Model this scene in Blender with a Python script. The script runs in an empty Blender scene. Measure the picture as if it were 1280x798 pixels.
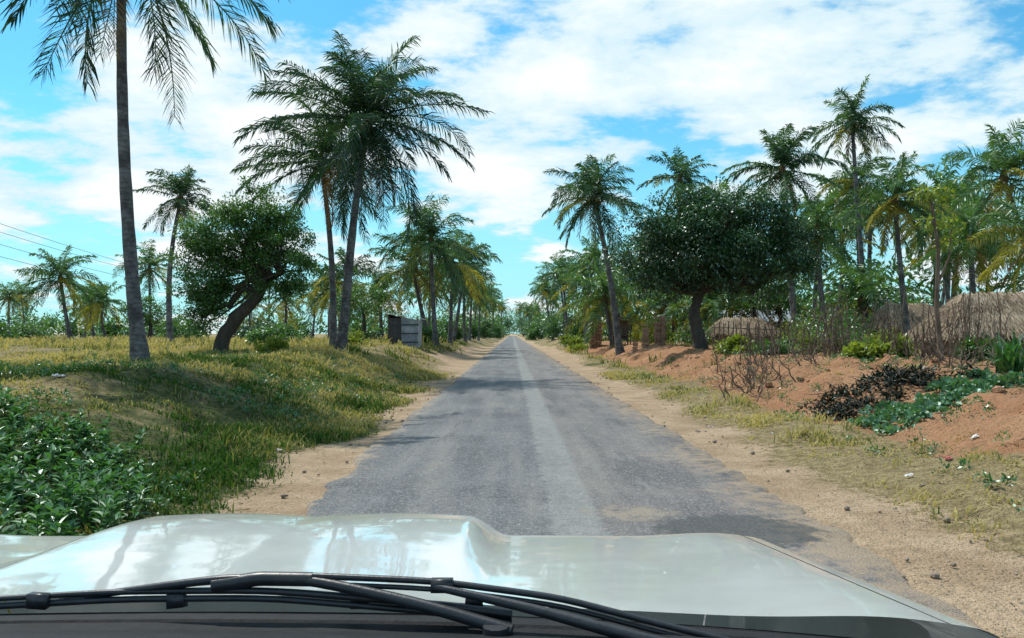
import bpy, math, numpy as np
from mathutils import Vector
rng=np.random.default_rng(11)
sc=bpy.context.scene
sc.view_settings.view_transform='Standard'; sc.view_settings.look='None'; sc.view_settings.exposure=0

# ---------------------------------------------------------------- numpy helpers
def sst(a,b,x):
    t=np.clip((x-a)/(b-a),0,1); return t*t*(3-2*t)
def _h(ix,iy,seed):
    n=(ix*374761393+iy*668265263+seed*974711)&0xffffffff
    n=((n^(n>>13))*1274126177)&0xffffffff
    return ((n^(n>>16))&0xffff)/65535.0
def vn(x,y,seed=0):
    x=np.asarray(x,float); y=np.asarray(y,float)
    ix=np.floor(x).astype(np.int64); iy=np.floor(y).astype(np.int64)
    fx=x-ix; fy=y-iy; fx=fx*fx*(3-2*fx); fy=fy*fy*(3-2*fy)
    return ((_h(ix,iy,seed)*(1-fx)+_h(ix+1,iy,seed)*fx)*(1-fy)+(_h(ix,iy+1,seed)*(1-fx)+_h(ix+1,iy+1,seed)*fx)*fy)
def fbm(x,y,o=4,seed=0):
    s=0;a=.5;t=0
    for i in range(o):
        s=s+a*vn(np.asarray(x)*2**i,np.asarray(y)*2**i,seed+i*17); t+=a; a*=.5
    return s/t
def unit(v): return v/np.maximum(np.linalg.norm(v,axis=-1,keepdims=True),1e-9)
def runit(n): return unit(rng.normal(size=(n,3)))

def edgeL(y): # outer edge of left sandy shoulder
    return -2.95-1.9*sst(34,50,y)*(1-sst(85,110,y))+0.8*(fbm(y*.35,y*0,4,5)-.5)*2
def edgeR(y):
    return 4.10+1.0*sst(45,60,y)*(1-sst(90,110,y))+0.8*(fbm(y*.3,y*0+9,4,8)-.5)*2
def H(x,y):
    x=np.asarray(x,float); y=np.asarray(y,float)
    L=1.0*sst(-2.9,-7.2,x+0*y)
    R=0.12*sst(3.6,5.2,x+0*y)+0.85*sst(5.5,8.8,x+ 1.5*(fbm(y*.35,x*.35,4,77)-.5))
    fade=1-0.75*sst(110,320,y)
    off=sst(2.9,5.5,x)+sst(-2.5,-5.0,x)
    b=(fbm(x*.55,y*.55,4,3)-.5)*.34+(fbm(x*2.4,y*2.4,3,31)-.5)*(.20+.16*sst(5.5,7,x))
    return (L+R)*fade+off*b-0.02*(1-off.clip(0,1))+.035*(fbm(x*1.7,y*.7,3,71)-.5)*(sst(2.5,3.3,x)+sst(-2.,-2.6,x))
def Hs(x,y): return float(H(np.array([x]),np.array([y]))[0])

class MB:
    def __init__(s): s.V=[];s.T=[];s.F=[];s.n=0
    def add(s,V,F,mat=0,tint=0.5):
        V=np.asarray(V,float).reshape(-1,3); F=np.asarray(F,int)
        s.V.append(V); t=np.empty(len(V)); t[:]=tint; s.T.append(t); s.F.append((F+s.n,mat)); s.n+=len(V)
    def polys(s,P,mat=0,tint=0.5):
        P=np.asarray(P,float); N,k,_=P.shape
        t=np.repeat(np.broadcast_to(np.asarray(tint,float),(N,)),k)
        s.add(P.reshape(-1,3),np.arange(N*k).reshape(N,k),mat,t)
    def tube(s,pts,rad,k=8,mat=0,tint=.5,cap=True):
        pts=np.asarray(pts,float); n=len(pts); rad=np.broadcast_to(np.asarray(rad,float),(n,))
        tg=unit(np.gradient(pts,axis=0)); ref=np.array([0.,1,0]) if abs(tg[0][1])<.8 else np.array([1.,0,0])
        a=unit(np.cross(tg,ref)); b=np.cross(tg,a); th=np.arange(k)/k*2*np.pi
        V=pts[:,None]+rad[:,None,None]*(a[:,None]*np.cos(th)[None,:,None]+b[:,None]*np.sin(th)[None,:,None])
        i=np.arange(n-1)[:,None]*k; j=np.arange(k)[None]; j2=(j+1)%k
        F=np.stack([i+j,i+j2,i+k+j2,i+k+j],-1).reshape(-1,4)
        s.add(V,F,mat,tint)
        if cap:
            s.polys(V[-1][None],mat,tint); s.polys(V[0][::-1][None],mat,tint)
    def box(s,c,sz,mat=0,tint=.5,rz=0,jit=0):
        c=np.asarray(c,float); h=np.asarray(sz,float)/2
        V=np.array([[x,y,z] for x in(-1,1) for y in(-1,1) for z in(-1,1)],float)*h
        if jit: V=V+rng.normal(size=V.shape)*jit
        R=np.array([[math.cos(rz),-math.sin(rz),0],[math.sin(rz),math.cos(rz),0],[0,0,1]])
        V=V@R.T+c
        s.add(V,[[0,1,3,2],[4,6,7,5],[0,4,5,1],[2,3,7,6],[0,2,6,4],[1,5,7,3]],mat,tint)
    def mesh(s,name,mats,smooth=()):
        V=np.concatenate(s.V); T=np.concatenate(s.T)
        me=bpy.data.meshes.new(name)
        me.vertices.add(len(V)); me.vertices.foreach_set('co',V.ravel().astype(np.float32))
        idx=np.concatenate([f.ravel() for f,_ in s.F]); tot=np.concatenate([np.full(len(f),f.shape[1]) for f,_ in s.F])
        mi=np.concatenate([np.full(len(f),m) for f,m in s.F])
        me.loops.add(len(idx)); me.loops.foreach_set('vertex_index',idx.astype(np.int32))
        me.polygons.add(len(tot)); st=np.concatenate([[0],np.cumsum(tot)[:-1]])
        me.polygons.foreach_set('loop_start',st.astype(np.int32))
        try: me.polygons.foreach_set('loop_total',tot.astype(np.int32))
        except Exception: pass
        me.polygons.foreach_set('material_index',mi.astype(np.int32))
        me.polygons.foreach_set('use_smooth',np.isin(mi,list(smooth)))
        for m in mats: me.materials.append(m)
        a=me.attributes.new('tint','FLOAT','POINT'); a.data.foreach_set('value',T.astype(np.float32))
        me.update(calc_edges=True); me.validate()
        return me
    def obj(s,name,mats,smooth=(),parent=None):
        return mkobj(name,s.mesh(name,mats,smooth),parent)
def mkobj(name,me,parent=None,loc=(0,0,0)):
    o=bpy.data.objects.new(name,me); sc.collection.objects.link(o); o.location=loc
    if parent: o.parent=parent
    return o

# ---------------------------------------------------------------- materials
def newmat(name):
    m=bpy.data.materials.new(name); m.use_nodes=True; nt=m.node_tree; nt.nodes.clear(); return m,nt
class G:
    def __init__(s,nt): s.nt=nt
    def n(s,t,ins=None,**kw):
        nd=s.nt.nodes.new(t)
        for k,v in kw.items(): setattr(nd,k,v)
        for k,v in (ins or {}).items():
            if isinstance(v,bpy.types.NodeSocket): s.nt.links.new(v,nd.inputs[k])
            else: nd.inputs[k].default_value=v
        return nd
    def m(s,op,a,b=0.0,c=0.0,clamp=False):
        nd=s.n('ShaderNodeMath',{0:a,1:b,2:c},operation=op); nd.use_clamp=clamp; return nd.outputs[0]
    def noise(s,vec,scale,detail=3,rough=.55,dist=0):
        return s.n('ShaderNodeTexNoise',{'Vector':vec,'Scale':scale,'Detail':detail,'Roughness':rough,'Distortion':dist}).outputs['Fac']
    def mr(s,v,a,b,c=0.,d=1.,smooth=True):
        return s.n('ShaderNodeMapRange',{'Value':v,'From Min':a,'From Max':b,'To Min':c,'To Max':d},interpolation_type='SMOOTHSTEP' if smooth else 'LINEAR').outputs[0]
    def mix(s,f,a,b,mode='MIX'):
        nd=s.nt.nodes.new('ShaderNodeMix'); nd.data_type='RGBA'; nd.blend_type=mode
        for i,v in ((0,f),(6,a),(7,b)):
            if isinstance(v,bpy.types.NodeSocket): s.nt.links.new(v,nd.inputs[i])
            else: nd.inputs[i].default_value=(v if i==0 else (*v,1) if len(v)==3 else v)
        return nd.outputs[2]
    def out(s,sh): s.n('ShaderNodeOutputMaterial',{'Surface':sh})
    def bsdf(s,col,rough=.8,**k):
        ins={'Roughness':rough}; ins['Base Color']=col if isinstance(col,bpy.types.NodeSocket) else (*col,1)
        ins.update(k); return s.n('ShaderNodeBsdfPrincipled',ins).outputs[0]
    def bump(s,h,st,dist=.02): return s.n('ShaderNodeBump',{'Height':h,'Strength':st,'Distance':dist}).outputs[0]
    def pos(s): return s.n('ShaderNodeNewGeometry').outputs['Position']

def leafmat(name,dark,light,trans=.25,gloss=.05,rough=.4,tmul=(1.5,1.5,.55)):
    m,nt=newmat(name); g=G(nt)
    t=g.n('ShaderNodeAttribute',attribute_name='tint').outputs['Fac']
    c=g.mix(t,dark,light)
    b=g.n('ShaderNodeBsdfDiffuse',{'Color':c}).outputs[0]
    tc=g.mix(1.0,c,tmul,'MULTIPLY')
    tr=g.n('ShaderNodeBsdfTranslucent',{'Color':tc}).outputs[0]
    s=g.n('ShaderNodeMixShader',{0:trans,1:b,2:tr}).outputs[0]
    if gloss>0:
        gl=g.n('ShaderNodeBsdfGlossy',{'Color':(.9,1,1,1),'Roughness':rough}).outputs[0]
        s=g.n('ShaderNodeMixShader',{0:gloss,1:s,2:gl}).outputs[0]
    g.out(s); return m
M_frond=leafmat('palm_frond_green',(.006,.036,.020),(.11,.22,.06),.30,.05)
M_frondY=leafmat('palm_frond_yellow',(.12,.15,.03),(.42,.36,.07),.38,.03)
M_frondD=leafmat('palm_frond_dry',(.12,.08,.045),(.34,.23,.12),.15,0)
M_leafdark=leafmat('leaf_dark',(.004,.022,.010),(.05,.14,.04),.20,.08)
M_leaf=leafmat('leaf_green',(.012,.05,.014),(.10,.22,.045),.32,.05)
M_leafY=leafmat('leaf_yellowgreen',(.06,.11,.015),(.28,.34,.06),.38,.03)
M_weed=leafmat('weed_leaf',(.012,.06,.018),(.075,.21,.055),.28,.07)
M_vine=leafmat('vine_leaf',(.03,.10,.05),(.12,.26,.12),.22,.06)
M_grass=leafmat('grass_blade',(.04,.10,.022),(.48,.40,.18),.30,.0,tmul=(1.3,1.3,.6))
M_charred=leafmat('charred_leaf',(.004,.006,.005),(.02,.03,.018),.05,.02)
M_thatch=leafmat('thatch',(.15,.11,.075),(.46,.37,.27),.0,.0)
M_debris=leafmat('dry_debris',(.05,.03,.02),(.36,.26,.15),.1,.0)

def simple(name,c1,c2,scale=8,rough=.85,bump=.3,stretch=(1,1,1),**k):
    m,nt=newmat(name); g=G(nt)
    v=g.n('ShaderNodeVectorMath',{0:g.pos(),1:stretch},operation='MULTIPLY').outputs[0]
    n1=g.noise(v,scale,5,.6); n2=g.noise(v,scale*5,3)
    t=g.n('ShaderNodeAttribute',attribute_name='tint').outputs['Fac']
    f=g.m('ADD',g.mr(n1,.35,.65,0,.6),g.m('MULTIPLY',t,.4),clamp=True)
    c=g.mix(f,c1,c2); c=g.mix(g.mr(n2,.3,.7,0,.35),c,(c1[0]*.5,c1[1]*.5,c1[2]*.5))
    k['Normal']=g.bump(n2,bump)
    g.out(g.bsdf(c,rough,**k)); return m
m,nt=newmat('palm_bark'); g=G(nt); p=g.pos()
sep=g.n('ShaderNodeSeparateXYZ',{0:p})
w=g.m('SINE',g.m('ADD',g.m('MULTIPLY',sep.outputs[2],48.),g.m('MULTIPLY',g.noise(p,2.5,3),14.)))
ring=g.mr(w,.3,1.,0,1)
nz=g.noise(p,3,5,.65); c=g.mix(g.mr(nz,.35,.65),(.055,.052,.052),(.16,.16,.16))
c=g.mix(g.m('MULTIPLY',ring,.35),c,(.03,.028,.028))
g.out(g.bsdf(c,.9,Normal=g.bump(g.m('ADD',ring,nz),.4,.03))); M_pbark=m
M_bark=simple('tree_bark',(.03,.025,.02),(.09,.075,.06),6,.9,.6,(1,1,.3))
M_stick=simple('dry_wood',(.075,.05,.035),(.24,.18,.13),9,.9,.4,(1,1,.3))
M_coco=simple('coconut',(.10,.12,.03),(.25,.20,.05),6,.5,.1)
M_brick=simple('mud_brick',(.24,.12,.08),(.44,.27,.19),14,.9,.5)
M_mud=simple('mud_wall',(.24,.17,.12),(.36,.27,.19),4,.95,.4)
M_tin=simple('corrugated_tin',(.22,.26,.30),(.55,.60,.64),2.5,.4,.1,Metallic=.3)
M_rust=simple('rusty_tin',(.10,.07,.06),(.25,.18,.15),3,.6,.2,Metallic=.3)
M_darkwood=simple('dark_plank',(.03,.028,.03),(.08,.075,.075),6,.8,.3)
M_conc=simple('weathered_concrete',(.28,.27,.25),(.45,.43,.40),5,.9,.3)
M_wire=simple('cable',(.02,.02,.02),(.04,.04,.04),5,.6,.0)
M_stone=simple('stone',(.16,.12,.09),(.36,.29,.22),9,.9,.5)
M_clod=simple('soil_clod',(.26,.125,.065),(.42,.235,.13),9,.95,.6)
M_litter=simple('litter_plastic',(.55,.55,.55),(.8,.8,.78),20,.5,.2)
M_litterR=simple('litter_red',(.35,.06,.05),(.5,.12,.10),20,.5,.2)

# ---------------------------------------------------------------- ground
st=.16; core=np.arange(-13,13.01,st); r=[13.];s_=st
while r[-1]<1200: s_*=1.10; r.append(r[-1]+s_)
xs=np.concatenate([-np.array(r[1:])[::-1],core,np.array(r[1:])])
core=np.arange(3,45,.2); r=[45.];s_=.2
while r[-1]<3000: s_*=1.055; r.append(r[-1]+s_)
ys=np.concatenate([[-60,-40,-25,-15,-10,-6,-3,-1,1,2],core,np.array(r[0:])])
X,Y=np.meshgrid(xs,ys); Z=H(X,Y)
nx,ny=len(xs),len(ys)
mb=MB(); i=np.arange(ny-1)[:,None]*nx; j=np.arange(nx-1)[None]
F=np.stack([i+j,i+j+1,i+nx+j+1,i+nx+j],-1).reshape(-1,4)
mb.add(np.stack([X,Y,Z],-1),F)
def zones(X,Y):
    eL=edgeL(Y); eR=edgeR(Y)
    sand=sst(eL-.6,eL+.6,X)*(1-sst(eR-.6,eR+.8,X))
    soil=sst(5.0,6.4,X)*(1-sst(11,15.,X))*(1-sst(60,85,Y))*(.50+.95*(fbm(X*.35,Y*.35,3,41)))
    soil=soil*sst(7.5,11,Y+ (X-6)*.6)
    lush=np.where(X<0,.16+.46*sst(-13,-5.,X)*(1-.65*sst(14,28,Y)),.22)+ (fbm(X*.3,Y*.3,4,90)-.5)*1.2
    return sand,soil.clip(0,1),lush.clip(0,1)
sa,so,lu=zones(X,Y)
m,nt=newmat('ground_soil_grass'); g=G(nt); p=g.pos()
at=g.n('ShaderNodeAttribute',attribute_name='zone'); sp=g.n('ShaderNodeSeparateColor',{0:at.outputs['Color']})
n1=g.noise(p,.9,4,.6); n2=g.noise(p,7,4,.65); n3=g.noise(p,38,3,.6); n4=g.noise(p,.12,3,.5)
mixn=g.m('ADD',g.m('MULTIPLY',g.m('SUBTRACT',n1,.5),1.5),g.m('MULTIPLY',g.m('SUBTRACT',n2,.5),1.6))
fs=g.mr(g.m('ADD',sp.outputs[0],mixn),.36,.74); fr=g.mr(g.m('ADD',sp.outputs[1],mixn),.36,.74)
gr=g.mix(g.mr(n2,.35,.65),(.035,.06,.020),(.10,.12,.04)); gr=g.mix(g.mr(n3,.4,.7,0,.6),gr,(.10,.075,.045))
dry=g.mix(g.mr(n2,.3,.7),(.20,.155,.08),(.37,.30,.16)); dry=g.mix(g.mr(n3,.4,.7,0,.65),dry,(.11,.08,.045))
lus=g.m('ADD',g.m('ADD',sp.outputs[2],g.m('MULTIPLY',g.m('SUBTRACT',n1,.5),1.2)),g.m('MULTIPLY',g.m('SUBTRACT',n4,.5),.9))
c=g.mix(g.mr(lus,.30,.65),dry,gr)
soil=g.mix(g.mr(n1,.3,.7),(.37,.175,.09),(.46,.27,.155)); soil=g.mix(g.mr(n3,.35,.7,0,.65),soil,(.19,.095,.05)); soil=g.mix(g.mr(n2,.48,.68,0,.6),soil,(.24,.15,.085))
sand=g.mix(g.mr(n1,.35,.65),(.37,.265,.17),(.49,.37,.25)); sand=g.mix(g.mr(n3,.42,.75,0,.65),sand,(.20,.145,.095))
sand=g.mix(g.mr(n2,.45,.72,0,.5),sand,(.25,.19,.12))
c=g.mix(fr,c,soil); c=g.mix(fs,c,sand)
hh=g.m('ADD',n2,g.m('MULTIPLY',n3,.5))
g.out(g.bsdf(c,.95,**{'Specular IOR Level':.1,'Normal':g.bump(hh,1.,.10)})); M_ground=m
me=mb.mesh('ground',[M_ground],(0,))
a=me.attributes.new('zone','FLOAT_COLOR','POINT')
a.data.foreach_set('color',np.stack([sa,so,lu,np.ones_like(sa)],-1).astype(np.float32).ravel())
mkobj('ground',me)

# ---------------------------------------------------------------- road
core=np.arange(-6,60,.12); r=[60.];s_=.12
while r[-1]<520: s_*=1.05; r.append(r[-1]+s_)
yr=np.concatenate([core,r])
def rag(y,seed): return (fbm(y*.8,y*0+seed,4,seed)-.5)*.40+(fbm(y*4.,y*0,2,seed+3)-.5)*.2
lx=-2.12+rag(yr,1); rx=2.85+rag(yr,2)
u=np.linspace(0,1,15); XX=lx[:,None]*(1-u)+rx[:,None]*u; YY=np.repeat(yr[:,None],15,1)
ZZ=.022+.03*(1-((XX-.36)/2.5)**2).clip(0,1)
ZZ[:,0]=-.03; ZZ[:,-1]=-.03
XX[:,1]=XX[:,0]+.05; XX[:,-2]=XX[:,-1]-.05
mb=MB(); i=np.arange(len(yr)-1)[:,None]*15; j=np.arange(14)[None]
mb.add(np.stack([XX,YY,ZZ],-1),np.stack([i+j,i+j+1,i+15+j+1,i+15+j],-1).reshape(-1,4))
m,nt=newmat('asphalt_worn'); g=G(nt); p=g.pos(); sp=g.n('ShaderNodeSeparateXYZ',{0:p}); x=sp.outputs[0]; y=sp.outputs[1]
pl=g.n('ShaderNodeVectorMath',{0:p,1:(1,.22,1)},operation='MULTIPLY').outputs[0]
pw=g.n('ShaderNodeVectorMath',{0:p,1:(1,.06,1)},operation='MULTIPLY').outputs[0]
nb=g.noise(p,.5,4,.6); nm=g.noise(p,6,4,.65); nf=g.noise(p,60,2,.7); ns=g.noise(pl,1.6,4,.65); nw=g.noise(pw,2.2,3,.6)
vor=g.n('ShaderNodeTexVoronoi',{'Vector':p,'Scale':62.}).outputs['Color']
vg=g.n('ShaderNodeSeparateColor',{0:vor}).outputs[0]
right=g.mr(x,.4,.9)
cL=g.mix(g.mr(nb,.3,.7),(.065,.075,.085),(.115,.128,.136)); cR=g.mix(g.mr(nb,.3,.7),(.09,.085,.09),(.165,.148,.142))
c=g.mix(right,cL,cR)
c=g.mix(g.mr(nw,.45,.7,0,.6),c,(.195,.188,.178)); c=g.mix(g.mr(nw,.5,.3,0,.5),c,(.055,.06,.065))
c=g.mix(g.mr(ns,.50,.68,0,.65),c,(.195,.182,.162)); c=g.mix(g.mr(nm,.5,.3,0,.45),c,(.05,.053,.055))
c=g.mix(g.mr(ns,.45,.36,0,.65),c,(.045,.05,.055))
xd=g.m('ADD',x,g.m('MULTIPLY',g.m('SUBTRACT',nm,.5),.28))
strip=g.m('MULTIPLY',g.mr(xd,.31,.41),g.mr(xd,.86,.76))
stripf=g.m('MULTIPLY',strip,g.mr(ns,.25,.65,.6,.92))
c=g.mix(stripf,c,g.mix(g.mr(nm,.3,.7),(.16,.172,.166),(.235,.24,.23)))
c=g.mix(g.mr(vg,.5,1.,0,.6),c,(.31,.305,.29)); c=g.mix(g.mr(nf,.5,.75,0,.75),c,(.03,.032,.035))
px=g.m('DIVIDE',g.m('SUBTRACT',x,2.0),.75); py=g.m('DIVIDE',g.m('SUBTRACT',y,7.0),.6)
pd=g.m('ADD',g.m('SQRT',g.m('ADD',g.m('MULTIPLY',px,px),g.m('MULTIPLY',py,py))),g.m('MULTIPLY',g.m('SUBTRACT',nm,.5),1.2))
patchf=g.mr(pd,1.1,.75,0,.75)
qx=g.m('DIVIDE',g.m('SUBTRACT',x,1.15),.5); qy=g.m('DIVIDE',g.m('SUBTRACT',y,7.6),.35)
qd=g.m('ADD',g.m('SQRT',g.m('ADD',g.m('MULTIPLY',qx,qx),g.m('MULTIPLY',qy,qy))),g.m('MULTIPLY',g.m('SUBTRACT',nm,.5),3.))
c=g.mix(g.mr(qd,1.,.2,0,.5),c,(.33,.27,.19))
ed=g.m('MAXIMUM',g.mr(x,1.7,3.0,0,1,False),g.mr(x,-1.6,-2.35,0,1,False))
ef=g.mr(g.m('ADD',g.m('ADD',ed,g.m('MULTIPLY',g.m('SUBTRACT',nm,.5),1.6)),g.m('MULTIPLY',g.m('SUBTRACT',nb,.5),1.5)),.34,1.0)
c=g.mix(g.m('MULTIPLY',ef,.93),c,g.mix(g.mr(nf,.4,.7),(.37,.28,.19),(.19,.15,.11)))
c=g.mix(patchf,c,g.mix(g.mr(nf,.4,.7),(.06,.066,.066),(.03,.033,.035)))
g.out(g.bsdf(c,.82,**{'Specular IOR Level':.35,'Normal':g.bump(g.m('ADD',nf,g.m('MULTIPLY',vg,.6)),.7,.014)})); M_road=m
mb.obj('road',[M_road],(0,))

# ---------------------------------------------------------------- plants
def leaves(mb,C,D,Nn,L,W,mat=0,tint=.5,fancy=False):
    n=len(C); L=np.broadcast_to(L,(n,))[:,None]; W=np.broadcast_to(W,(n,))[:,None]
    S=unit(np.cross(D,Nn)); U=np.cross(S,D)
    if not fancy:
        a=C;b=C+D*L*.45+S*W*.5;c=C+D*L;d=C+D*L*.45-S*W*.5
        mb.polys(np.stack([a,b,c,d],1),mat,tint)
    else:
        tip=C+D*L-U*L*.18
        l1=C+D*L*.25+S*W*.42+U*W*.15; l2=C+D*L*.62+S*W*.42+U*W*.1-U*L*.05
        r1=C+D*L*.25-S*W*.42+U*W*.15; r2=C+D*L*.62-S*W*.42+U*W*.1-U*L*.05
        mb.polys(np.stack([C,l1,l2,tip],1),mat,tint); mb.polys(np.stack([C,tip,r2,r1],1),mat,tint)
def foliage(mb,centers,radii,nper,L,mat=0,squash=.75,tint0=None,fancy=False,aspect=.5,droop=.3):
    centers=np.asarray(centers,float); k=len(centers); radii=np.broadcast_to(radii,(k,))
    c=np.repeat(centers,nper,0); r=np.repeat(radii,nper)
    u=runit(k*nper); rr=rng.random(k*nper)**.45
    P=c+u*(r*rr)[:,None]*np.array([1,1,squash])
    D=unit(u*.7+runit(k*nper)*.8+np.array([0,0,-droop]))
    Nn=unit(np.array([0,0,1.])+runit(k*nper)*.7)
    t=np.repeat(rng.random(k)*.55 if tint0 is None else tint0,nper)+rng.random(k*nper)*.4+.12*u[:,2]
    leaves(mb,P,D,Nn,L*(.7+.6*rng.random(k*nper)),L*aspect*(.7+.6*rng.random(k*nper)),mat,t.clip(0,1),fancy)

def frond(mb,base,az,e0,L,bend,npairs,lw,ll,mat,tint,sway=0.):
    m_=12; t=np.linspace(0,1,m_); e=e0-bend*t**1.5; a=az+sway*t
    d=np.stack([np.cos(e)*np.cos(a),np.cos(e)*np.sin(a),np.sin(e)],1)
    pts=base+np.concatenate([[np.zeros(3)],np.cumsum((d[1:]+d[:-1])/2*L/(m_-1),0)])
    mb.tube(pts,np.linspace(.035,.008,m_)*L/4.,3,mat,tint*.5+.5,cap=False)
    tj=np.linspace(.12,.995,npairs)+rng.normal(size=npairs)*.004
    P=np.stack([np.interp(tj,t,pts[:,q]) for q in range(3)],1); T=unit(np.stack([np.interp(tj,t,d[:,q]) for q in range(3)],1))
    side=unit(np.cross(T,np.array([0,0,1.])+1e-3)); roll=rng.normal()*.5
    nr=np.cross(side,T); side,nr=side*math.cos(roll)+nr*math.sin(roll),nr*math.cos(roll)-side*math.sin(roll)
    prof=np.clip(np.sin(np.pi*(.18+.70*tj))**.7,.3,1)
    for sg in(-1,1):
        ang=(.30+.70*tj+rng.normal(size=npairs)*.12)[:,None]
        dd=side*sg*np.cos(ang)+T*np.sin(ang)+nr*(.22+rng.normal(size=npairs)*.14)[:,None]
        dr=(.20+.45*rng.random(npairs))[:,None]
        d1=unit(dd+np.array([0,0,-1])*dr*.5); d2=unit(dd+np.array([0,0,-1])*dr*2.4)
        ln=(ll*prof*(.8+.4*rng.random(npairs)))[:,None]
        q=P+d1*ln*.5; tip=q+d2*ln*.5
        tw=rng.normal(size=npairs)[:,None]*.9
        w=(T*np.cos(tw)+nr*np.sin(tw))*lw/2
        tt=np.clip(tint+rng.normal(size=npairs)*.15,0,1)
        mb.polys(np.stack([P-w*.5,P+w*.5,q+w,q-w],1),mat,tt)
        mb.polys(np.stack([q-w,q+w,tip+w*.15,tip-w*.15],1),mat,tt)

PM=[M_pbark,M_frond,M_frondY,M_frondD,M_coco]
def palm_mesh(name,base,top,fl,n=28,pairs=40,lw=.06,r0=.2,yellow=.12,dead=3,bulge=0.,light=0.,miss=.07,lf=.21):
    mb=MB(); base=np.array(base,float); top=np.array(top,float)
    t=np.linspace(0,1,26)[:,None]
    ax=top-base; hgt=ax[2]
    lat=np.array([ax[0],ax[1],0])
    pts=base+np.array([0,0,1])*hgt*t+lat*(t**.75)+np.array([1,.3,0])*bulge*np.sin(np.pi*t)
    pts[0]-=np.array([0,0,.3])
    tt=t[:,0]; rad=r0*(1-.45*tt)+r0*.6*np.exp(-tt*hgt/.4)
    rad=rad*(1+.04*np.sin(np.arange(26)*2.1))
    mb.tube(pts,rad,10,0)
    mb.tube([top-[0,0,.5],top,top+[0,0,.5]],[r0*.55,r0*1.1,r0*.35],8,3,.2)
    ph=rng.random()*6.28
    for i in range(n):
        f=(i+.5)/n
        if rng.random()<miss: continue
        e0=math.radians(86-138*f**.9+rng.normal()*12)
        L=fl*(.74+.34*min(1,f*2.4))*(.80+.28*rng.random())
        bend=math.radians(32+34*(1-abs(f-.4))+rng.normal()*15)
        if e0<0: bend*=.7
        mat=1;ti=.2+.3*(1-f)+rng.normal()*.15+light
        if f>.6 and rng.random()<yellow*2.2: mat=2;ti=rng.random()*.8
        frond(mb,top+np.array([0,0,.25*(1-f)]),ph+i*2.39996+rng.normal()*.22,e0,L,bend,pairs,lw,fl*lf,mat,float(np.clip(ti,0,1)),rng.normal()*.35)
    for i in range(dead):
        frond(mb,top-np.array([0,0,.15]),rng.random()*6.28,math.radians(-40-35*rng.random()),fl*.7,math.radians(30),int(pairs*.6),lw*.8,fl*.14,3,rng.random(),rng.normal()*.3)
    for i in range(9):
        a=rng.random()*6.28; c=top+np.array([math.cos(a)*r0*1.7,math.sin(a)*r0*1.7,-.15-.3*rng.random()])
        mb.tube([c+[0,0,.13],c+[0,0,.08],c,c-[0,0,.08],c-[0,0,.13]],[.03,.10,.13,.10,.03],7,4,rng.random())
    return mb.mesh(name,PM,(0,4))
def palm(xb,y,xt,zt,fl,yt=None,**k):
    zb=Hs(xb,y)
    me=palm_mesh('coconut_palm',(0,0,0),(xt-xb,(yt-y if yt is not None else rng.normal()*.3),zt-zb),fl,**k)
    return mkobj('coconut_palm',me,None,(xb,y,zb))
palm(-9.25,20,-9.85,11.9,4.5,n=32,pairs=72,lw=.045,r0=.18,bulge=-.12,dead=1,yellow=.0,light=-.1)
palm(-6.9,32,-5.85,10.2,4.6,n=50,pairs=64,lw=.05,r0=.21,bulge=-.15,dead=4,yellow=.02,light=-.22,lf=.19)
palm(-8.1,36.5,-8.7,9.5,4.0,n=36,pairs=54,lw=.055,r0=.17,bulge=.2,yellow=.03,light=-.2)
palm(-23.5,55,-22.9,11.0,2.9,n=32,pairs=40,lw=.065,r0=.22,bulge=-.4,light=-.15)
palm(-5.7,60,-6.1,8.6,4.5,n=36,pairs=40,lw=.08,r0=.2,yellow=.1,light=.1)
palm(-6.4,64,-8.0,7.2,4.2,n=32,pairs=36,lw=.085,r0=.2,yellow=.15,light=.15)
palm(-5.6,72,-5.4,8.2,4.4,n=32,pairs=34,lw=.1,r0=.2,yellow=.1,light=.1)
palm(-6.1,82,-4.9,9.0,4.4,n=30,pairs=30,lw=.11,yellow=.1,light=.1)
palm(-38.5,70,-39.5,6.6,3.6,n=32,pairs=34,lw=.09,yellow=.15,light=.25)
palm(-14.6,72,-14.8,6.6,3.8,n=28,pairs=30,lw=.11,yellow=.5)
palm(-16.9,76,-17.2,6.0,3.6,n=28,pairs=30,lw=.11,yellow=.4)
# right side
palm(7.1,52,5.3,10.6,3.7,n=38,pairs=48,lw=.07,r0=.23,bulge=.35,yellow=.1,light=-.05)
palm(13,60,12.5,13.2,3.0,n=24,pairs=36,lw=.085)
palm(16.1,45,15.3,10.9,3.2,n=34,pairs=46,lw=.065,r0=.2,yellow=.08)
palm(23.3,52,22.2,15.4,3.1,n=30,pairs=42,lw=.07,r0=.2,miss=.15)
palm(24.7,56,24.1,12.4,3.2,n=30,pairs=38,lw=.075,r0=.2,light=.1,miss=.12)
palm(19.9,40,19.3,8.4,3.0,n=32,pairs=46,lw=.06,r0=.17,yellow=.2,light=.25,miss=.15)
palm(22.6,34,20.9,8.3,3.0,n=30,pairs=50,lw=.055,r0=.18,yellow=.25,bulge=.5,light=.3,miss=.15)
palm(19.2,30,19.8,5.4,2.8,n=24,pairs=48,lw=.055,r0=.17,yellow=.5,light=.35,miss=.15)
palm(18.9,48,18.5,8.0,3.3,n=30,pairs=40,lw=.07,yellow=.1,light=.3)
palm(15.2,55,14.8,8.4,3.5,n=28,pairs=38,lw=.08,yellow=.15,light=.15)
palm(7.8,61,7.1,4.4,4.2,n=32,pairs=38,lw=.085,yellow=.35,light=.35)
palm(26.2,45,25.9,6.9,3.4,n=30,pairs=40,lw=.07,yellow=.2,light=.4)
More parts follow.
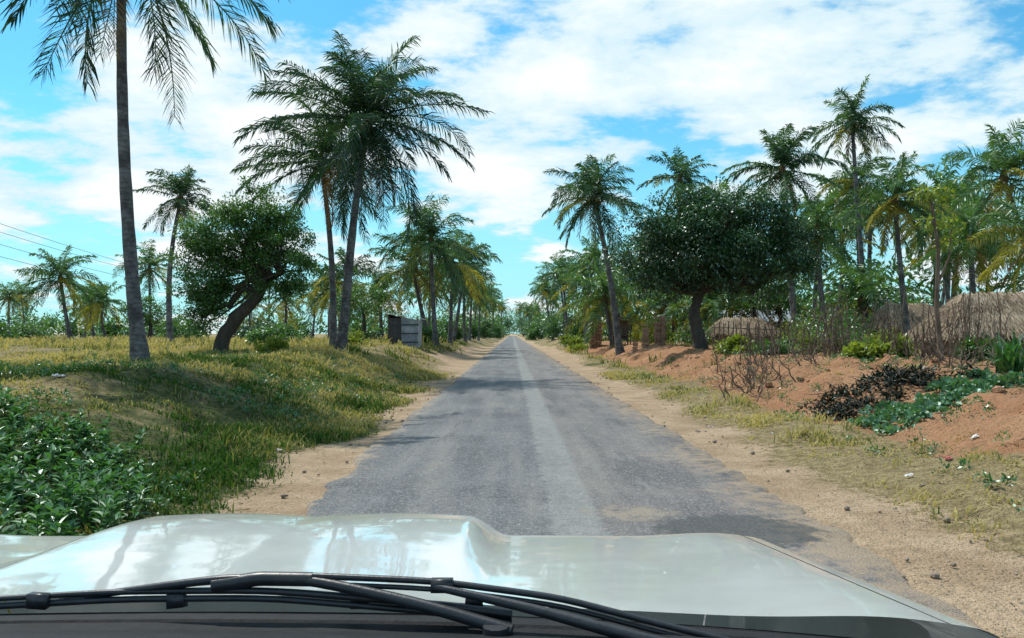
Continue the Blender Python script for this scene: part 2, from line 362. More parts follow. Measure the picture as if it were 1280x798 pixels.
var=[palm_mesh('coconut_palm',(0,0,0),(rng.normal()*1.2,rng.normal()*.8,hh_),3.7,n=30,pairs=26,lw=.11,r0=.2,yellow=yy,bulge=rng.normal()*.4,light=.28,miss=.12) for hh_,yy in((6.5,.15),(8,.1),(4.5,.3),(9.5,.08),(2.6,.25),(7,.25))]
def pin(x,y,v,s=1.):
    o=mkobj('coconut_palm',var[v],None,(x,y,Hs(x,y)-.1)); o.rotation_euler[2]=rng.random()*6.28; o.scale=(s,s,s)
for x,y,v,s in [(-40.5,90,1,1.),(-43,85,2,.9),(-68,108,0,.9),(-60,112,2,.9),(-73,120,1,.8),(-52,100,2,1),(-5.6,96,1,1),(-6,112,0,1.05),(-5.5,130,1,1),(-7,150,1,1),(-9.5,90,0,1),(-10,104,1,.9),(-13.5,84,2,1.1),(-24,105,1,.9),(-30,120,0,1),(-33,100,2,1),(-58,75,2,.8),(-26,90,2,1.0),(-7,180,3,1),(-6,215,3,1),
    (7.5,80,1,1),(8.5,92,0,1.1),(7,100,1,1.05),(8,118,3,1),(7.3,140,3,.95),(8,165,3,1),(10.5,74,2,1.1),(11,58,4,1.1),(12,52,4,1.),(17,53,4,1.2),(22,58,1,1),(28,60,3,1.1),(31,56,1,1.1),(33,62,1,1.3),(36,64,3,1),(27,68,3,1.2),(18.5,66,3,1.1),(15.5,72,1,1.2),(23,50,4,1.1),(29,50,0,1.1),(30,46,4,1.1),(12.5,84,3,1),(20,90,3,1.2),(30,85,3,1.2),(40,75,3,1.1),(44,84,3,1.2),(52,90,3,1.1),(34,50,2,1),(9,200,3,1),(-9,260,3,1),(10,270,3,1),(-5,300,3,1.2),(7,320,3,1.2),(5.5,240,1,1),(-7,360,3,1.4),(6,400,3,1.5)]:
    pin(x,y,v,s)

def limb(a,b,n=7,wob=.15,sag=0):
    a=np.array(a,float);b=np.array(b,float);t=np.linspace(0,1,n)[:,None]
    p=a+(b-a)*t; w=rng.normal(size=(n,3))*wob*np.sin(np.pi*t); return p+w
def broadleaf(name,trunk,r0,blobs,ncl,clr,nper,L,mats,squash=.75):
    mb=MB(); trunk=np.array(trunk,float); n=len(trunk)
    tr=np.stack([np.interp(np.linspace(0,n-1,18),np.arange(n),trunk[:,q]) for q in range(3)],1)
    for _ in range(3): tr[1:-1]=(tr[:-2]+tr[1:-1]*2+tr[2:])/4
    tr[1:-1]+=rng.normal(size=(16,3))*.02
    mb.tube(tr,np.linspace(r0*1.25,r0*.7,18)*(1+.06*rng.normal(size=18)),9,0)
    C=[]
    for (c,r,w) in blobs:
        k=int(ncl*w); u=runit(k); rr=(.35+.65*rng.random(k)**.5)
        P=np.array(c)+u*rr[:,None]*np.array(r)*(.70+.55*vn(u[:,0]*3+5,u[:,2]*3+u[:,1]*2,7))[:,None]
        C.append(P)
        m0=tr[-1]+(rng.random(3)-.5)*.2; mid=np.array(c)-np.array([0,0,r[2]*.35])
        mb.tube(limb(m0,mid,8,.12),np.linspace(r0*.6,r0*.3,8),7,0)
        for q in P[rng.permutation(k)[:max(5,k//7)]]:
            mb.tube(limb(mid if rng.random()<.6 else m0,q,6,.12),np.linspace(r0*.28,r0*.05,6),5,0)
    C=np.concatenate(C); rad=clr*(.5+1.*rng.random(len(C)))
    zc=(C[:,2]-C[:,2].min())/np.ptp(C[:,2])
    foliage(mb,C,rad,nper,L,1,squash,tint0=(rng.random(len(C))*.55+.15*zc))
    return mb.obj(name,mats,(0,))
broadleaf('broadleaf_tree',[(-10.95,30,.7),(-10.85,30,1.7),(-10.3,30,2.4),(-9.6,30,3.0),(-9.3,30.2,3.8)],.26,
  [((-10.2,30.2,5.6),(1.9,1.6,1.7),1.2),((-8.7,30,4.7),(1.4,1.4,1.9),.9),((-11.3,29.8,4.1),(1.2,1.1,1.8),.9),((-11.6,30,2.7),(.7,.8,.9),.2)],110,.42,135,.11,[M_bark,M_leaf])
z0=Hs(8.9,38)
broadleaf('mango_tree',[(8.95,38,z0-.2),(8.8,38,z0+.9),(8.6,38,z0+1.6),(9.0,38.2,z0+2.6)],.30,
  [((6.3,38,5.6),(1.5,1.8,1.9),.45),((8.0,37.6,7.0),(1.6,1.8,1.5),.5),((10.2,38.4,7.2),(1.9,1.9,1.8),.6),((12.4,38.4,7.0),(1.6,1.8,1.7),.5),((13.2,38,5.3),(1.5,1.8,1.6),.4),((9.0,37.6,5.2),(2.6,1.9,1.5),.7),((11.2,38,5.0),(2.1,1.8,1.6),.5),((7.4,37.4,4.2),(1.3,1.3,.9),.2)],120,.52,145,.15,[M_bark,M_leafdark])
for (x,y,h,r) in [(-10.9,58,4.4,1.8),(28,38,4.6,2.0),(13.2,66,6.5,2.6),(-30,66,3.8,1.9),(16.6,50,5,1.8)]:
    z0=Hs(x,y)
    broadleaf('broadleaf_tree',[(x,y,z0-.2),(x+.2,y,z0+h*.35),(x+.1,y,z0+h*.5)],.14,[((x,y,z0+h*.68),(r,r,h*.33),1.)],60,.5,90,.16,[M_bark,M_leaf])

z0=Hs(10.7,20); mb=MB()
mb.tube([(10.75,20,z0-.2),(10.62,20,z0+1.3),(10.68,20,z0+2.8),(10.5,20,z0+4.1)],[.075,.06,.05,.035],8,0)
mb.tube([(10.64,20,z0+1.9),(10.95,20,z0+2.6),(11.0,20,z0+3.3)],[.035,.03,.015],6,0)
foliage(mb,[(10.5,20,z0+4.25),(10.25,20,z0+4.2),(10.85,20,z0+4.15),(11.0,20,z0+3.4),(10.9,20,z0+3.0),(10.55,20.1,z0+3.5)],.28,45,.15,1,.6,fancy=True)
mb.obj('papaya_tree',[M_stick,M_leafY],(0,))

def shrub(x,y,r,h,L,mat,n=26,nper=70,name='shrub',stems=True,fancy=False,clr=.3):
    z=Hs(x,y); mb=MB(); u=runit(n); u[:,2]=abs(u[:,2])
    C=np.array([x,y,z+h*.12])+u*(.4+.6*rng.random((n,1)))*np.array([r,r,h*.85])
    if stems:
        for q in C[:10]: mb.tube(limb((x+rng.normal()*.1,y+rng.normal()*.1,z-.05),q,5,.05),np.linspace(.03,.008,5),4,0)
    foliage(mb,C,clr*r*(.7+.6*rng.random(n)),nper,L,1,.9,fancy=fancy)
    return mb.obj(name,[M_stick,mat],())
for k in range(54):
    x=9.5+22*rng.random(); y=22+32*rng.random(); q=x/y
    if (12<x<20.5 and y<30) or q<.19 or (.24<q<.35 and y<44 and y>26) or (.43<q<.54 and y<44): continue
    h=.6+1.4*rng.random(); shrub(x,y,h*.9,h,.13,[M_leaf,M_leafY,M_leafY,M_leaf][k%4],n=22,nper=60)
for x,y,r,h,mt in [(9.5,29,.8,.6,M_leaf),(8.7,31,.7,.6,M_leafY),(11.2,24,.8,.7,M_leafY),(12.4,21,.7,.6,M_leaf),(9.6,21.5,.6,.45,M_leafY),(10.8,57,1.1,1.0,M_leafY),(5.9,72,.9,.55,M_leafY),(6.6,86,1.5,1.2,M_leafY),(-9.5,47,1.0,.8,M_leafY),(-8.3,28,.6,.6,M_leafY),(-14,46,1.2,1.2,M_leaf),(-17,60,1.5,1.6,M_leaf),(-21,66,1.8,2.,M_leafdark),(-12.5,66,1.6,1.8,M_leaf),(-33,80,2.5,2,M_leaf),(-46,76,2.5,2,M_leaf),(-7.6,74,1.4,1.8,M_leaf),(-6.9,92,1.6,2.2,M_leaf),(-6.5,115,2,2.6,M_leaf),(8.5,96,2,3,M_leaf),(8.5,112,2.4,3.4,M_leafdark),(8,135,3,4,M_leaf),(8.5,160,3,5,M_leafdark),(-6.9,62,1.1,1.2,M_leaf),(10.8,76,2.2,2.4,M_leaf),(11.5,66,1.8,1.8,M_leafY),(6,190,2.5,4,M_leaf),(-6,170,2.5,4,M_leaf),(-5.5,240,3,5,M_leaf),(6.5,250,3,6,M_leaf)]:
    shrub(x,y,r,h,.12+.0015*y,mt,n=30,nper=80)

mb=MB(); n=760
x=-3.2-4.2*rng.random(n)**1.1; y=4.6+4.8*rng.random(n)
keep=(x/y<-.45-.05*rng.random(n)) & (x/y>-1.0)
x,y=x[keep],y[keep]; z=H(x,y)
hh_=(.20+.28*rng.random(len(x)))*(.5+.9*vn(x*1.1,y*1.1,4))*(1.-.5*sst(6.8,9.2,y))
for xi,yi,zi,h in zip(x,y,z,hh_):
    tipp=np.array([xi+rng.normal()*.10,yi+rng.normal()*.10,zi+h]); b=np.array([xi,yi,zi-.03])
    mb.tube(np.stack([b,(b+tipp)/2+rng.normal(size=3)*.02,tipp]),[.006,.005,.003],4,0,cap=False)
    k=int(14+h*34); t=rng.random(k)**.8; P=b+(tipp-b)*t[:,None]; a=rng.random(k)*6.28
    D=unit(np.stack([np.cos(a),np.sin(a),.15+.7*t+rng.normal(size=k)*.3],1)); Nn=unit(np.array([0,0,1.])+runit(k)*.35)
    leaves(mb,P,D,Nn,.065+.055*rng.random(k),.030+.022*rng.random(k),1,np.clip(.25+.6*t+rng.normal(size=k)*.2+rng.normal()*.15,0,1),True)
mb.obj('leafy_weeds',[M_leaf,M_weed],())
mb=MB(); cs=[];rs=[]
for k in range(2400):
    y=6.0+26*rng.random()**1.5; x=(-3.5-8*rng.random()**1.2) if k%5 else (4.8+6*rng.random())
    if vn(np.array([x*.6]),np.array([y*.6]),12)[0]<(.42 if x<0 else .5): continue
    cs.append((x,y,Hs(x,y)+.05)); rs.append(.06+.15*rng.random())
foliage(mb,cs,np.array(rs),34,.05,0,.6,fancy=False,droop=-.3,aspect=.55)
mb.obj('low_weeds',[M_weed],())

def grass(n,xf,yf,name,hs=1.,w0=.0028,mn=.2):
    mb=MB(); x,y=xf(rng.random(n)),yf(rng.random(n))
    sa,so,lu=zones(x,y); pr=(1-sst(.1,.85,sa))*(1-.93*sst(.25,.7,so))*(mn+(1-mn)*sst(.38,.62,fbm(x*.8,y*.8,4,55)))
    k=rng.random(n)<pr; x,y,lu=x[k],y[k],lu[k]; nb=13
    tx=np.repeat(x,nb);ty=np.repeat(y,nb);tl=np.repeat(lu,nb); N=len(tx)
    sp=.05+.004*ty; bx=tx+rng.normal(size=N)*sp; by=ty+rng.normal(size=N)*sp; bz=H(bx,by)-.02
    h=np.repeat((.03+.12*rng.random(len(x))**2.4)*(.4+1.1*vn(x*.8,y*.8,66)),nb)*(.6+.7*rng.random(N))*hs*(1+.01*ty)
    a=rng.random(N)*6.28; lean=.4+1.*rng.random(N)
    w=w0+.00066*ty; wd=np.stack([np.cos(a+1.57),np.sin(a+1.57),0*a],1)*w[:,None]
    B=np.stack([bx,by,bz],1); mid=B+np.stack([np.cos(a)*lean*h*.3,np.sin(a)*lean*h*.3,h*.65],1); tip=B+np.stack([np.cos(a)*lean*h*.9,np.sin(a)*lean*h*.9,h],1)
    dryn=fbm(tx*.6,ty*.6,3,99)
    ti=np.clip(1.0-1.2*tl+ (dryn-.5)*1.7+rng.normal(size=N)*.28,0,1)
    mb.polys(np.stack([B-wd,B+wd,mid+wd*.8,mid-wd*.8],1),0,ti); mb.polys(np.stack([mid-wd*.8,mid+wd*.8,tip],1),0,ti)
    mb.obj(name,[M_grass],())
grass(23000,lambda u:-2.7-13*u**1.25,lambda u:4.8+30*u**1.5,'grass',mn=.25)
grass(10000,lambda u:3.9+9*u,lambda u:5.5+30*u**1.4,'grass',.9,mn=.05)
grass(6500,lambda u:-4.5-45*u,lambda u:30+60*u**1.2,'grass',2.0)
grass(2500,lambda u:5+22*u,lambda u:30+50*u,'grass',1.8)

mb=MB(); n=12000; y=5+34*rng.random(n)**1.5; x=np.where(rng.random(n)<.6,3.2+10*rng.random(n)**.8,-2.4-9*rng.random(n)**1.2)
k=(fbm(x*1.3,y*1.3,3,15)>.42)&((x>5)|(rng.random(n)<.45)); x,y=x[k],y[k]; n=len(x)
a=rng.random(n)*6.28; D=unit(np.stack([np.cos(a),np.sin(a),.12*rng.normal(size=n)],1)); Nn=unit(np.array([0,0,1.])+runit(n)*.4)
leaves(mb,np.stack([x,y,H(x,y)+.015+.01*rng.random(n)],1),D,Nn,.04+.10*rng.random(n)**2,.012+.02*rng.random(n),0,rng.random(n))
mb.obj('dry_debris',[M_debris],())
mb=MB()
for k in range(700):
    y=10+24*rng.random(); x=6.0+5.5*rng.random(); s=.02+.07*rng.random()**3
    if fbm(np.array([x*.9]),np.array([y*.9]),3,19)[0]<.45: continue
    c=np.array([x,y,Hs(x,y)+s*.2]); o=rng.normal(size=3)*s*.3; mb.tube([c-[0,0,s],c-[0,0,s*.4]+o*.5,c+o+[0,0,s*.3],c+o+[0,0,s*.7]],[s*.7,s*1.4,s*1.1,s*.3],6,0,rng.random())
mb.obj('soil_clods',[M_clod],())

mb=MB(); n=120; x=5.9+2.9*rng.random(n); y=12.9+1.7*rng.random(n)+.25*(x-7); cs=np.stack([x,y,H(x,y)+.04],1)
foliage(mb,cs,.14+.10*rng.random(n),24,.10,0,.35,fancy=True,aspect=.9,droop=-.2)
mb.obj('creeping_vine',[M_vine],())
mb=MB(); n=80; x=5.9+2.5*rng.random(n); y=14.6+2.2*rng.random(n); cs=np.stack([x,y,H(x,y)+.04+.08*rng.random(n)],1)
foliage(mb,cs,.24,50,.11,1,.45,aspect=.4)
for k in range(60):
    c=cs[rng.integers(n)]; d=runit(1)[0]; d[2]=abs(d[2])*.4; mb.tube(limb(c,c+d*.6,4,.04),[.012,.01,.008,.004],4,0)
mb.obj('brush_pile',[M_stick,M_charred],())

def sticks(n,x0,x1,y0,y1,name,hmin=.7,hv=1.2,sw=.35,tw=4):
    mb=MB()
    for k in range(n):
        t=rng.random(); x=x0+(x1-x0)*t+rng.normal()*sw; y=y0+(y1-y0)*t+rng.normal()*sw; z=Hs(x,y); h=hmin+hv*rng.random()
        top=np.array([x+rng.normal()*.28,y+rng.normal()*.2,z+h]); b=np.array([x,y,z-.1]); L=limb(b,top,6,.05)
        mb.tube(L,np.linspace(.023,.010,6),5,0,rng.random())
        for q in range(tw):
            i=rng.integers(1,5); d=runit(1)[0]*.4; d[2]=abs(d[2])+.12; e_=L[i]+d*(.6+rng.random()); mb.tube(limb(L[i],e_,4,.04),[.010,.008,.006,.004],4,0,rng.random(),cap=False)
            d2=runit(1)[0]*.25; d2[2]=abs(d2[2]); mb.tube(limb(L[i]+d*.5,L[i]+d*.5+d2,3,.03),[.006,.005,.003],3,0,rng.random(),cap=False)
    mb.obj(name,[M_stick],())
sticks(100,7.3,12.6,27.5,20.5,'stick_fence',.8,1.3,.3,3)
sticks(34,5.6,8.4,19.5,23.5,'dead_brush',.2,.6,.5)
sticks(44,9.0,13.5,18,16.5,'dead_brush',.25,.5,.5)
mb=MB()
for k in range(34):
    x=8.6+.22*k; y=34+.10*k; z=Hs(x,y); mb.tube([(x,y,z-.1),(x+.02,y,z+.6),(x+rng.normal()*.05,y,z+1.1+.25*rng.random())],.028,5,0,rng.random())
for zz_ in(.45,.95): mb.tube([(8.5,34,Hs(8.5,34)+zz_),(12.,35.6,Hs(12,35.6)+zz_),(16,37.4,Hs(16,37.4)+zz_)],.022,5,0,.4)
mb.obj('stick_fence',[M_stick],())
mb=MB(); x0,y0=9.75,15.6; z0=Hs(x0,y0); n=110
a=rng.random(n)*6.28; e=.5+1.0*rng.random(n); L=.5+.5*rng.random(n)
d=np.stack([np.cos(a)*np.cos(e),np.sin(a)*np.cos(e),np.sin(e)],1); b=np.array([x0,y0,z0])+rng.normal(size=(n,3))*[.14,.14,0]
mid=b+d*L[:,None]*.6; d2=unit(d+[0,0,-.6]); tip=mid+d2*L[:,None]*.45; w=unit(np.cross(d,[0,0,1.]))*.024
mb.polys(np.stack([b-w*.6,b+w*.6,mid+w,mid-w],1),0,rng.random(n)); mb.polys(np.stack([mid-w,mid+w,tip],1),0,rng.random(n))
mb.obj('agave_plant',[M_weed],())

# distant tree masses
mb=MB(); C=[];R=[]
def row(x0,x1,y0,y1,h0,h1,n):
    for k in range(n):
        x=x0+(x1-x0)*rng.random(); y=y0+(y1-y0)*rng.random(); h=(h0+(h1-h0)*rng.random())*(.6+.8*vn(x*.05,y*.05,5)); r=h*(.35+.3*rng.random())
        for q in range(7): C.append((x+rng.normal()*r*.6,y+rng.normal()*r*.5,Hs(x,y)+h*(.15+.8*rng.random()))); R.append(r*(.35+.3*rng.random()))
row(-260,-14,150,250,3.5,7,150); row(-120,-10,105,150,2,4,40)
row(12,40,80,150,5,9,60); row(30,140,75,140,6,10,110); row(140,300,120,220,8,12,60)
row(-60,-9,260,460,6,11,60); row(11,60,170,460,8,13,80); row(-20,-6,200,400,5,9,24); row(8,20,230,420,6,10,24)
foliage(mb,C,np.array(R),26,.75,0,.8)
C=[];R=[]; row(-45,45,470,560,9,15,80); foliage(mb,C,np.array(R)*.8,60,1.1,0,.8)
mb.obj('distant_trees',[M_leaf],())

# ---------------------------------------------------------------- buildings & structures
def corr(mb,p0,p1,z0,z1,mat,tint=.5,amp=.018,pitch=.076,cut=None):
    p0=np.array(p0,float);p1=np.array(p1,float); L=np.linalg.norm(p1-p0); d=(p1-p0)/L; nrm=np.array([d[1],-d[0]])
    n=int(L/pitch*6); s=np.linspace(0,L,n); o=amp*np.sin(s/pitch*2*np.pi)
    P=p0+d*s[:,None]+nrm*o[:,None]; za=np.interp(s,[0,L],z0 if np.ndim(z0) else [z0,z0]); zb=np.interp(s,[0,L],z1 if np.ndim(z1) else [z1,z1])
    V=np.concatenate([np.column_stack([P,za]),np.column_stack([P,zb])]); i=np.arange(n-1)
    mb.add(V,np.stack([i,i+1,i+1+n,i+n],1),mat,tint)
def empty(name,loc=(0,0,0)):
    o=bpy.data.objects.new(name,None); sc.collection.objects.link(o); o.location=loc; return o
shed=empty('tin_shed'); x0,x1,y0,y1=-7.9,-6.0,51,53.2; zb=Hs(-6.9,52)-.1
mb=MB(); corr(mb,(x0+.85,y0),(x1,y0),zb,[zb+1.95,zb+1.75],0,.3); corr(mb,(x1,y0),(x1,y1),zb,[zb+1.75,zb+1.75],0,.9); corr(mb,(x1,y1),(x0,y1),zb,[zb+1.75,zb+2.1],0,.4); corr(mb,(x0,y1),(x0,y0),zb,[zb+2.1,zb+2.1],1,.2)
mb.obj('walls',[M_tin,M_rust],(),shed)
mb=MB(); 
for k in range(5): mb.box((x0+.1+.17*k,y0+.01,zb+.95),(.16,.03,1.85),0,rng.random(),0,.003)
for zz_ in(.35,.9,1.45): mb.box((x0+1.4,y0-.04,zb+zz_),(1.1,.03,.07),0,.5)
mb.box((x0+.42,y0-.02,zb+.6),(.8,.025,.08),0,.5); mb.box((x0+.42,y0-.02,zb+1.4),(.8,.025,.08),0,.5)
mb.obj('door',[M_darkwood],(),shed)
mb=MB(); V=[];nn=70
for k in range(nn): 
    yy=y0-.25+(y1-y0+.5)*k/(nn-1); o=.02*math.sin(k*1.9); V+= [(x0-.2,yy,zb+2.2+o),(x1+.25,yy,zb+1.82+o)]
V=np.array(V); i=np.arange(nn-1)*2; mb.add(V,np.stack([i,i+1,i+3,i+2],1),0,.5); mb.obj('roof',[M_tin],(),shed)
mb=MB(); [mb.box((a,b,zb+.95),(.08,.08,1.95),0,.4) for a in(x0+.05,x1-.05) for b in(y0+.08,y1-.08)]; mb.obj('posts',[M_darkwood],(),shed)

def hut(x0,x1,y0,y1,eave,ridge,dens,zb=None):
    e=empty('thatched_hut'); zb=Hs((x0+x1)/2,(y0+y1)/2)-.15 if zb is None else zb
    mb=MB(); cx,cy=(x0+x1)/2,(y0+y1)/2; i_=.35
    for (a,b,c,d) in [((x0+i_),(y0+i_),(x1-i_),(y0+i_)),((x1-i_),(y0+i_),(x1-i_),(y1-i_)),((x1-i_),(y1-i_),(x0+i_),(y1-i_)),((x0+i_),(y1-i_),(x0+i_),(y0+i_))]:
        n=26
        for k in range(n):
            t=(k+.5)/n; px,py=a+(c-a)*t,b+(d-b)*t
            if b==d and b<cy and .42<t<.58: continue
            mb.tube([(px+rng.normal()*.01,py,zb),(px,py,(zb+eave)/2),(px+rng.normal()*.01,py,eave+.1)],(abs(c-a)+abs(d-b))/n*.52,6,0,rng.random())
    mb.obj('walls',[M_mud],(0,),e)
    mb=MB(); mb.box((cx,y0+i_+.08,(zb+eave)/2),(.62,.04,eave-zb),0,.3); mb.obj('door',[M_darkwood],(),e)
    mb=MB(); rl=(x1-x0)*.2
    A,B,C_,D=[np.array(q,float) for q in((x0,y0,eave),(x1,y0,eave),(x1,y1,eave),(x0,y1,eave))]
    R0=np.array([x0+rl,cy,ridge]);R1=np.array([x1-rl,cy,ridge])
    mb.polys([[A,B,R1,R0]],0,.2);mb.polys([[C_,D,R0,R1]],0,.2);mb.polys([[B,C_,R1]],0,.2);mb.polys([[D,A,R0]],0,.2)
    for (p,q,r,s) in((A,B,R1,R0),(C_,D,R0,R1),(B,C_,R1,R1),(D,A,R0,R0)):
        N=int(dens*np.linalg.norm(q-p)); u=rng.random(N)[:,None]; v=(rng.random(N)**.8)[:,None]*.98
        lo=p+(q-p)*u; hi=s+(r-s)*u; P=lo+(hi-lo)*v; dn=unit(lo-hi+rng.normal(size=(N,3))*.16); nr=np.cross(q-p,s-p); nr=nr/np.linalg.norm(nr)
        if nr[2]<0: nr=-nr
        ln=(.25+.25*rng.random(N))[:,None]; w=unit(q-p)*.012
        P=P+nr*(.02+.05*rng.random((N,1))); Q=P+dn*ln+nr*.02*rng.normal(size=(N,1))
        mb.polys(np.stack([P-w,P+w,Q+w*.6,Q-w*.6],1),0,np.clip(.5+.3*rng.normal(size=N)+.6*(vn(P[:,0]*1.5,P[:,2]*3,3)-.5),0,1))
    for k in range(60):
        t=rng.random(); c=R0+(R1-R0)*t; mb.tube([c+[0,-.18,-.08],c+[0,0,.05],c+[0,.18,-.08]],.025,4,0,rng.random())
    mb.obj('roof',[M_thatch],(),e)
hut(13.7,19.2,24.6,27.7,1.72,3.05,1700)
hut(20.5,24.5,44,47,2.1,3.4,700)
hut(11.2,14.6,43.5,46.5,1.75,2.6,800)
h_=empty('mud_house'); zb=Hs(17,58)-.1
mb=MB(); mb.box((17.5,58,zb+.9),(5,3,1.8),0,.5); mb.obj('walls',[M_mud],(),h_)
mb=MB(); mb.box((17.0,56.48,zb+.75),(.7,.05,1.5),0); mb.box((18.6,56.48,zb+1.1),(.6,.05,.5),0); mb.obj('openings',[M_darkwood],(),h_)
mb=MB(); mb.polys([[(14.7,56.1,zb+1.75),(20.3,56.1,zb+1.75),(20.3,58,zb+2.6),(14.7,58,zb+2.6)],[(14.7,59.9,zb+1.75),(14.7,58,zb+2.6),(20.3,58,zb+2.6),(20.3,59.9,zb+1.75)]],0,.6); mb.obj('roof',[M_tin],(),h_)

def bricks(x,y,w,d,h,name='brick_pillar'):
    z=Hs(x,y)-.1; mb=MB(); r=0
    bh=.12
    while r*bh<h:
        nxk=max(1,int(w/.24)); nyk=max(1,int(d/.24))
        for a in range(nxk):
            for b in range(nyk):
                if r*bh>h*.75 and rng.random()<.35: continue
                mb.box((x-w/2+(a+.5)*w/nxk+rng.normal()*.03,y-d/2+(b+.5)*d/nyk+rng.normal()*.03,z+(r+.5)*bh),(w/nxk*.86,d/nyk*.86,bh*.82),0,rng.random(),rng.normal()*.12,.008)
        r+=1
    mb.obj(name,[M_brick],())
bricks(6.9,66,1.0,.8,2.4); bricks(9.05,49,.7,.5,2.0); bricks(8.1,48.6,.4,.5,1.5); bricks(8.2,65,.5,.5,2.0); bricks(7.5,48.8,.35,.4,.9)
mb=MB(); z=Hs(7.9,58)
for a,b in((7.4,57.5),(8.5,57.5),(7.4,58.8),(8.5,58.8)): mb.tube([(a,b,z-.2),(a+.02,b,z+1.0),(a,b,z+1.9)],.05,6,0)
for k in range(7): mb.box((7.95,57.5+k*.21,z+.75),(1.15,.18,.03),0,rng.random(),rng.normal()*.02)
for k in range(8): mb.box((7.95,57.4+k*.22,z+1.95+.02*k),(1.35,.2,.03),1,rng.random(),rng.normal()*.03)
for k in range(6): mb.box((7.43+.2*k,58.85,z+1.2),(.19,.03,1.3),0,rng.random(),0,.004)
mb.obj('wooden_stall',[M_stick,M_rust],())
def pole(x,y,h):
    z=Hs(x,y); mb=MB(); mb.tube([(x,y,z-.3),(x,y,z+h)],[.16,.10],8,0); mb.box((x,y,z+h-.35),(1.9,.1,.12),0,.4)
    for q in(-.85,-.3,.3,.85): mb.tube([(x+q,y,z+h-.29),(x+q,y,z+h-.1)],.04,6,1)
    mb.obj('utility_pole',[M_stick,M_conc],(0,)); return z+h
A_=(-33,44,pole(-33,44,8.2)); B_=(-39.5,130,pole(-39.5,130,8.0)); C2=(-44,215,pole(-44,215,8.0)); Z2=(-28,-30,pole(-28,-30,8.2))
mb=MB()
for (P,Q) in((Z2,A_),(A_,B_),(B_,C2)):
    for dz,dx in((-.05,-.85),(-.05,.85),(-1.1,-.1),(-1.9,-.1)):
        t=np.linspace(0,1,24); p=np.outer(1-t,P)+np.outer(t,Q); p[:,2]+=dz-1.3*4*t*(1-t); p[:,0]+=dx; mb.tube(p,.015,4,0,cap=False)
mb.obj('power_lines',[M_wire],())
mb=MB()
for k in range(650):
    y=5.5+28*rng.random()**1.4; sgn=rng.random()<.35; x=(-2.0-2.5*rng.random()) if sgn else (2.4+6*rng.random()); s=.006+.024*rng.random()**3
    c=np.array([x,y,max(Hs(x,y),.0)+s*.2]); mb.tube([c-[0,0,s],c-[0,0,s*.4],c+[s*.2,0,s*.3],c+[0,0,s*.6]],[s*.6,s*1.3,s*1.1,s*.3],6,0,rng.random())
mb.obj('stones',[M_stone],())
mb=MB()
for x,y,s,mt in[(-6.9,12.2,.08,0),(-3.35,11.6,.06,0),(-8.6,13.5,.12,0),(-4.6,20,.09,0),(4.55,9.2,.045,0),(5.6,10.3,.05,1),(4.4,13.5,.05,0),(6.4,11.1,.05,0),(-5.0,15,.06,0),(-7.6,10.6,.05,0),(3.7,15,.05,0),(5.3,17,.07,0)]:
    n=7; gx,gy=np.meshgrid(np.linspace(-1,1,n),np.linspace(-.7,.7,n)); gz=rng.random((n,n))*.5
    gx=gx+rng.normal(size=gx.shape)*.1; V=np.stack([x+gx*s,y+gy*s,H(x+gx*s,y+gy*s)+.02+gz*s],-1); i=np.arange(n-1)[:,None]*n; j=np.arange(n-1)[None]
    mb.add(V,np.stack([i+j,i+j+1,i+n+j+1,i+n+j],-1).reshape(-1,4),mt,.8)
mb.obj('litter',[M_litter,M_litterR],())

# ---------------------------------------------------------------- own vehicle: bonnet, cowl, wipers
m,nt=newmat('car_paint_white'); g=G(nt); p=g.pos()
n1=g.noise(p,3,4,.6); n2=g.noise(p,60,4,.7); n5=g.noise(p,9,5,.7)
c=g.mix(g.mr(n1,.3,.7),(.47,.505,.485),(.56,.59,.575)); c=g.mix(g.mr(n2,.55,.8,0,.3),c,(.38,.37,.33)); c=g.mix(g.mr(n5,.48,.72,0,.3),c,(.41,.41,.37))
g.out(g.bsdf(c,.4,**{'Coat Weight':1.0,'Coat Roughness':g.mr(n5,.35,.65,.01,.08),'Coat IOR':1.9,'Coat Normal':g.bump(g.noise(p,3.2,2,.5),.10,.04)})); M_paint=m
M_black=simple('black_plastic',(.008,.009,.011),(.018,.020,.023),30,.7,.1,**{'Specular IOR Level':.2})
M_rubber=simple('tyre_rubber',(.015,.015,.015),(.03,.03,.03),30,.8,.1)
M_glassl=simple('lamp_glass',(.5,.5,.5),(.7,.7,.7),30,.1,.0)
CX=-.42; off=np.array([CX,1.5,0]); car=empty('car',tuple(off)); HW=1.04
def hz(s,d):
    a=np.abs(s); ab=np.abs(s+.06); z=1.370-.130*(d-1.11)
    bt=sst(.475,.375,ab); z=z+bt*(.004+.042*sst(1.15,1.85,d)+.007*np.sin(np.clip((ab)/.4,0,1)*3.14))
    z=z+.014*np.exp(-((a-.90)/.12)**2)
    z=z-.055*(np.clip((a-HW+.07)/.07,0,1))**2
    t=np.clip(d-(1.93-.16*(a/HW)**5),0,None); z=z-1.5*t**2-1.2*t**3
    return z
def rear(s): return 1.15-.23*(np.abs(s)/HW)**2.6
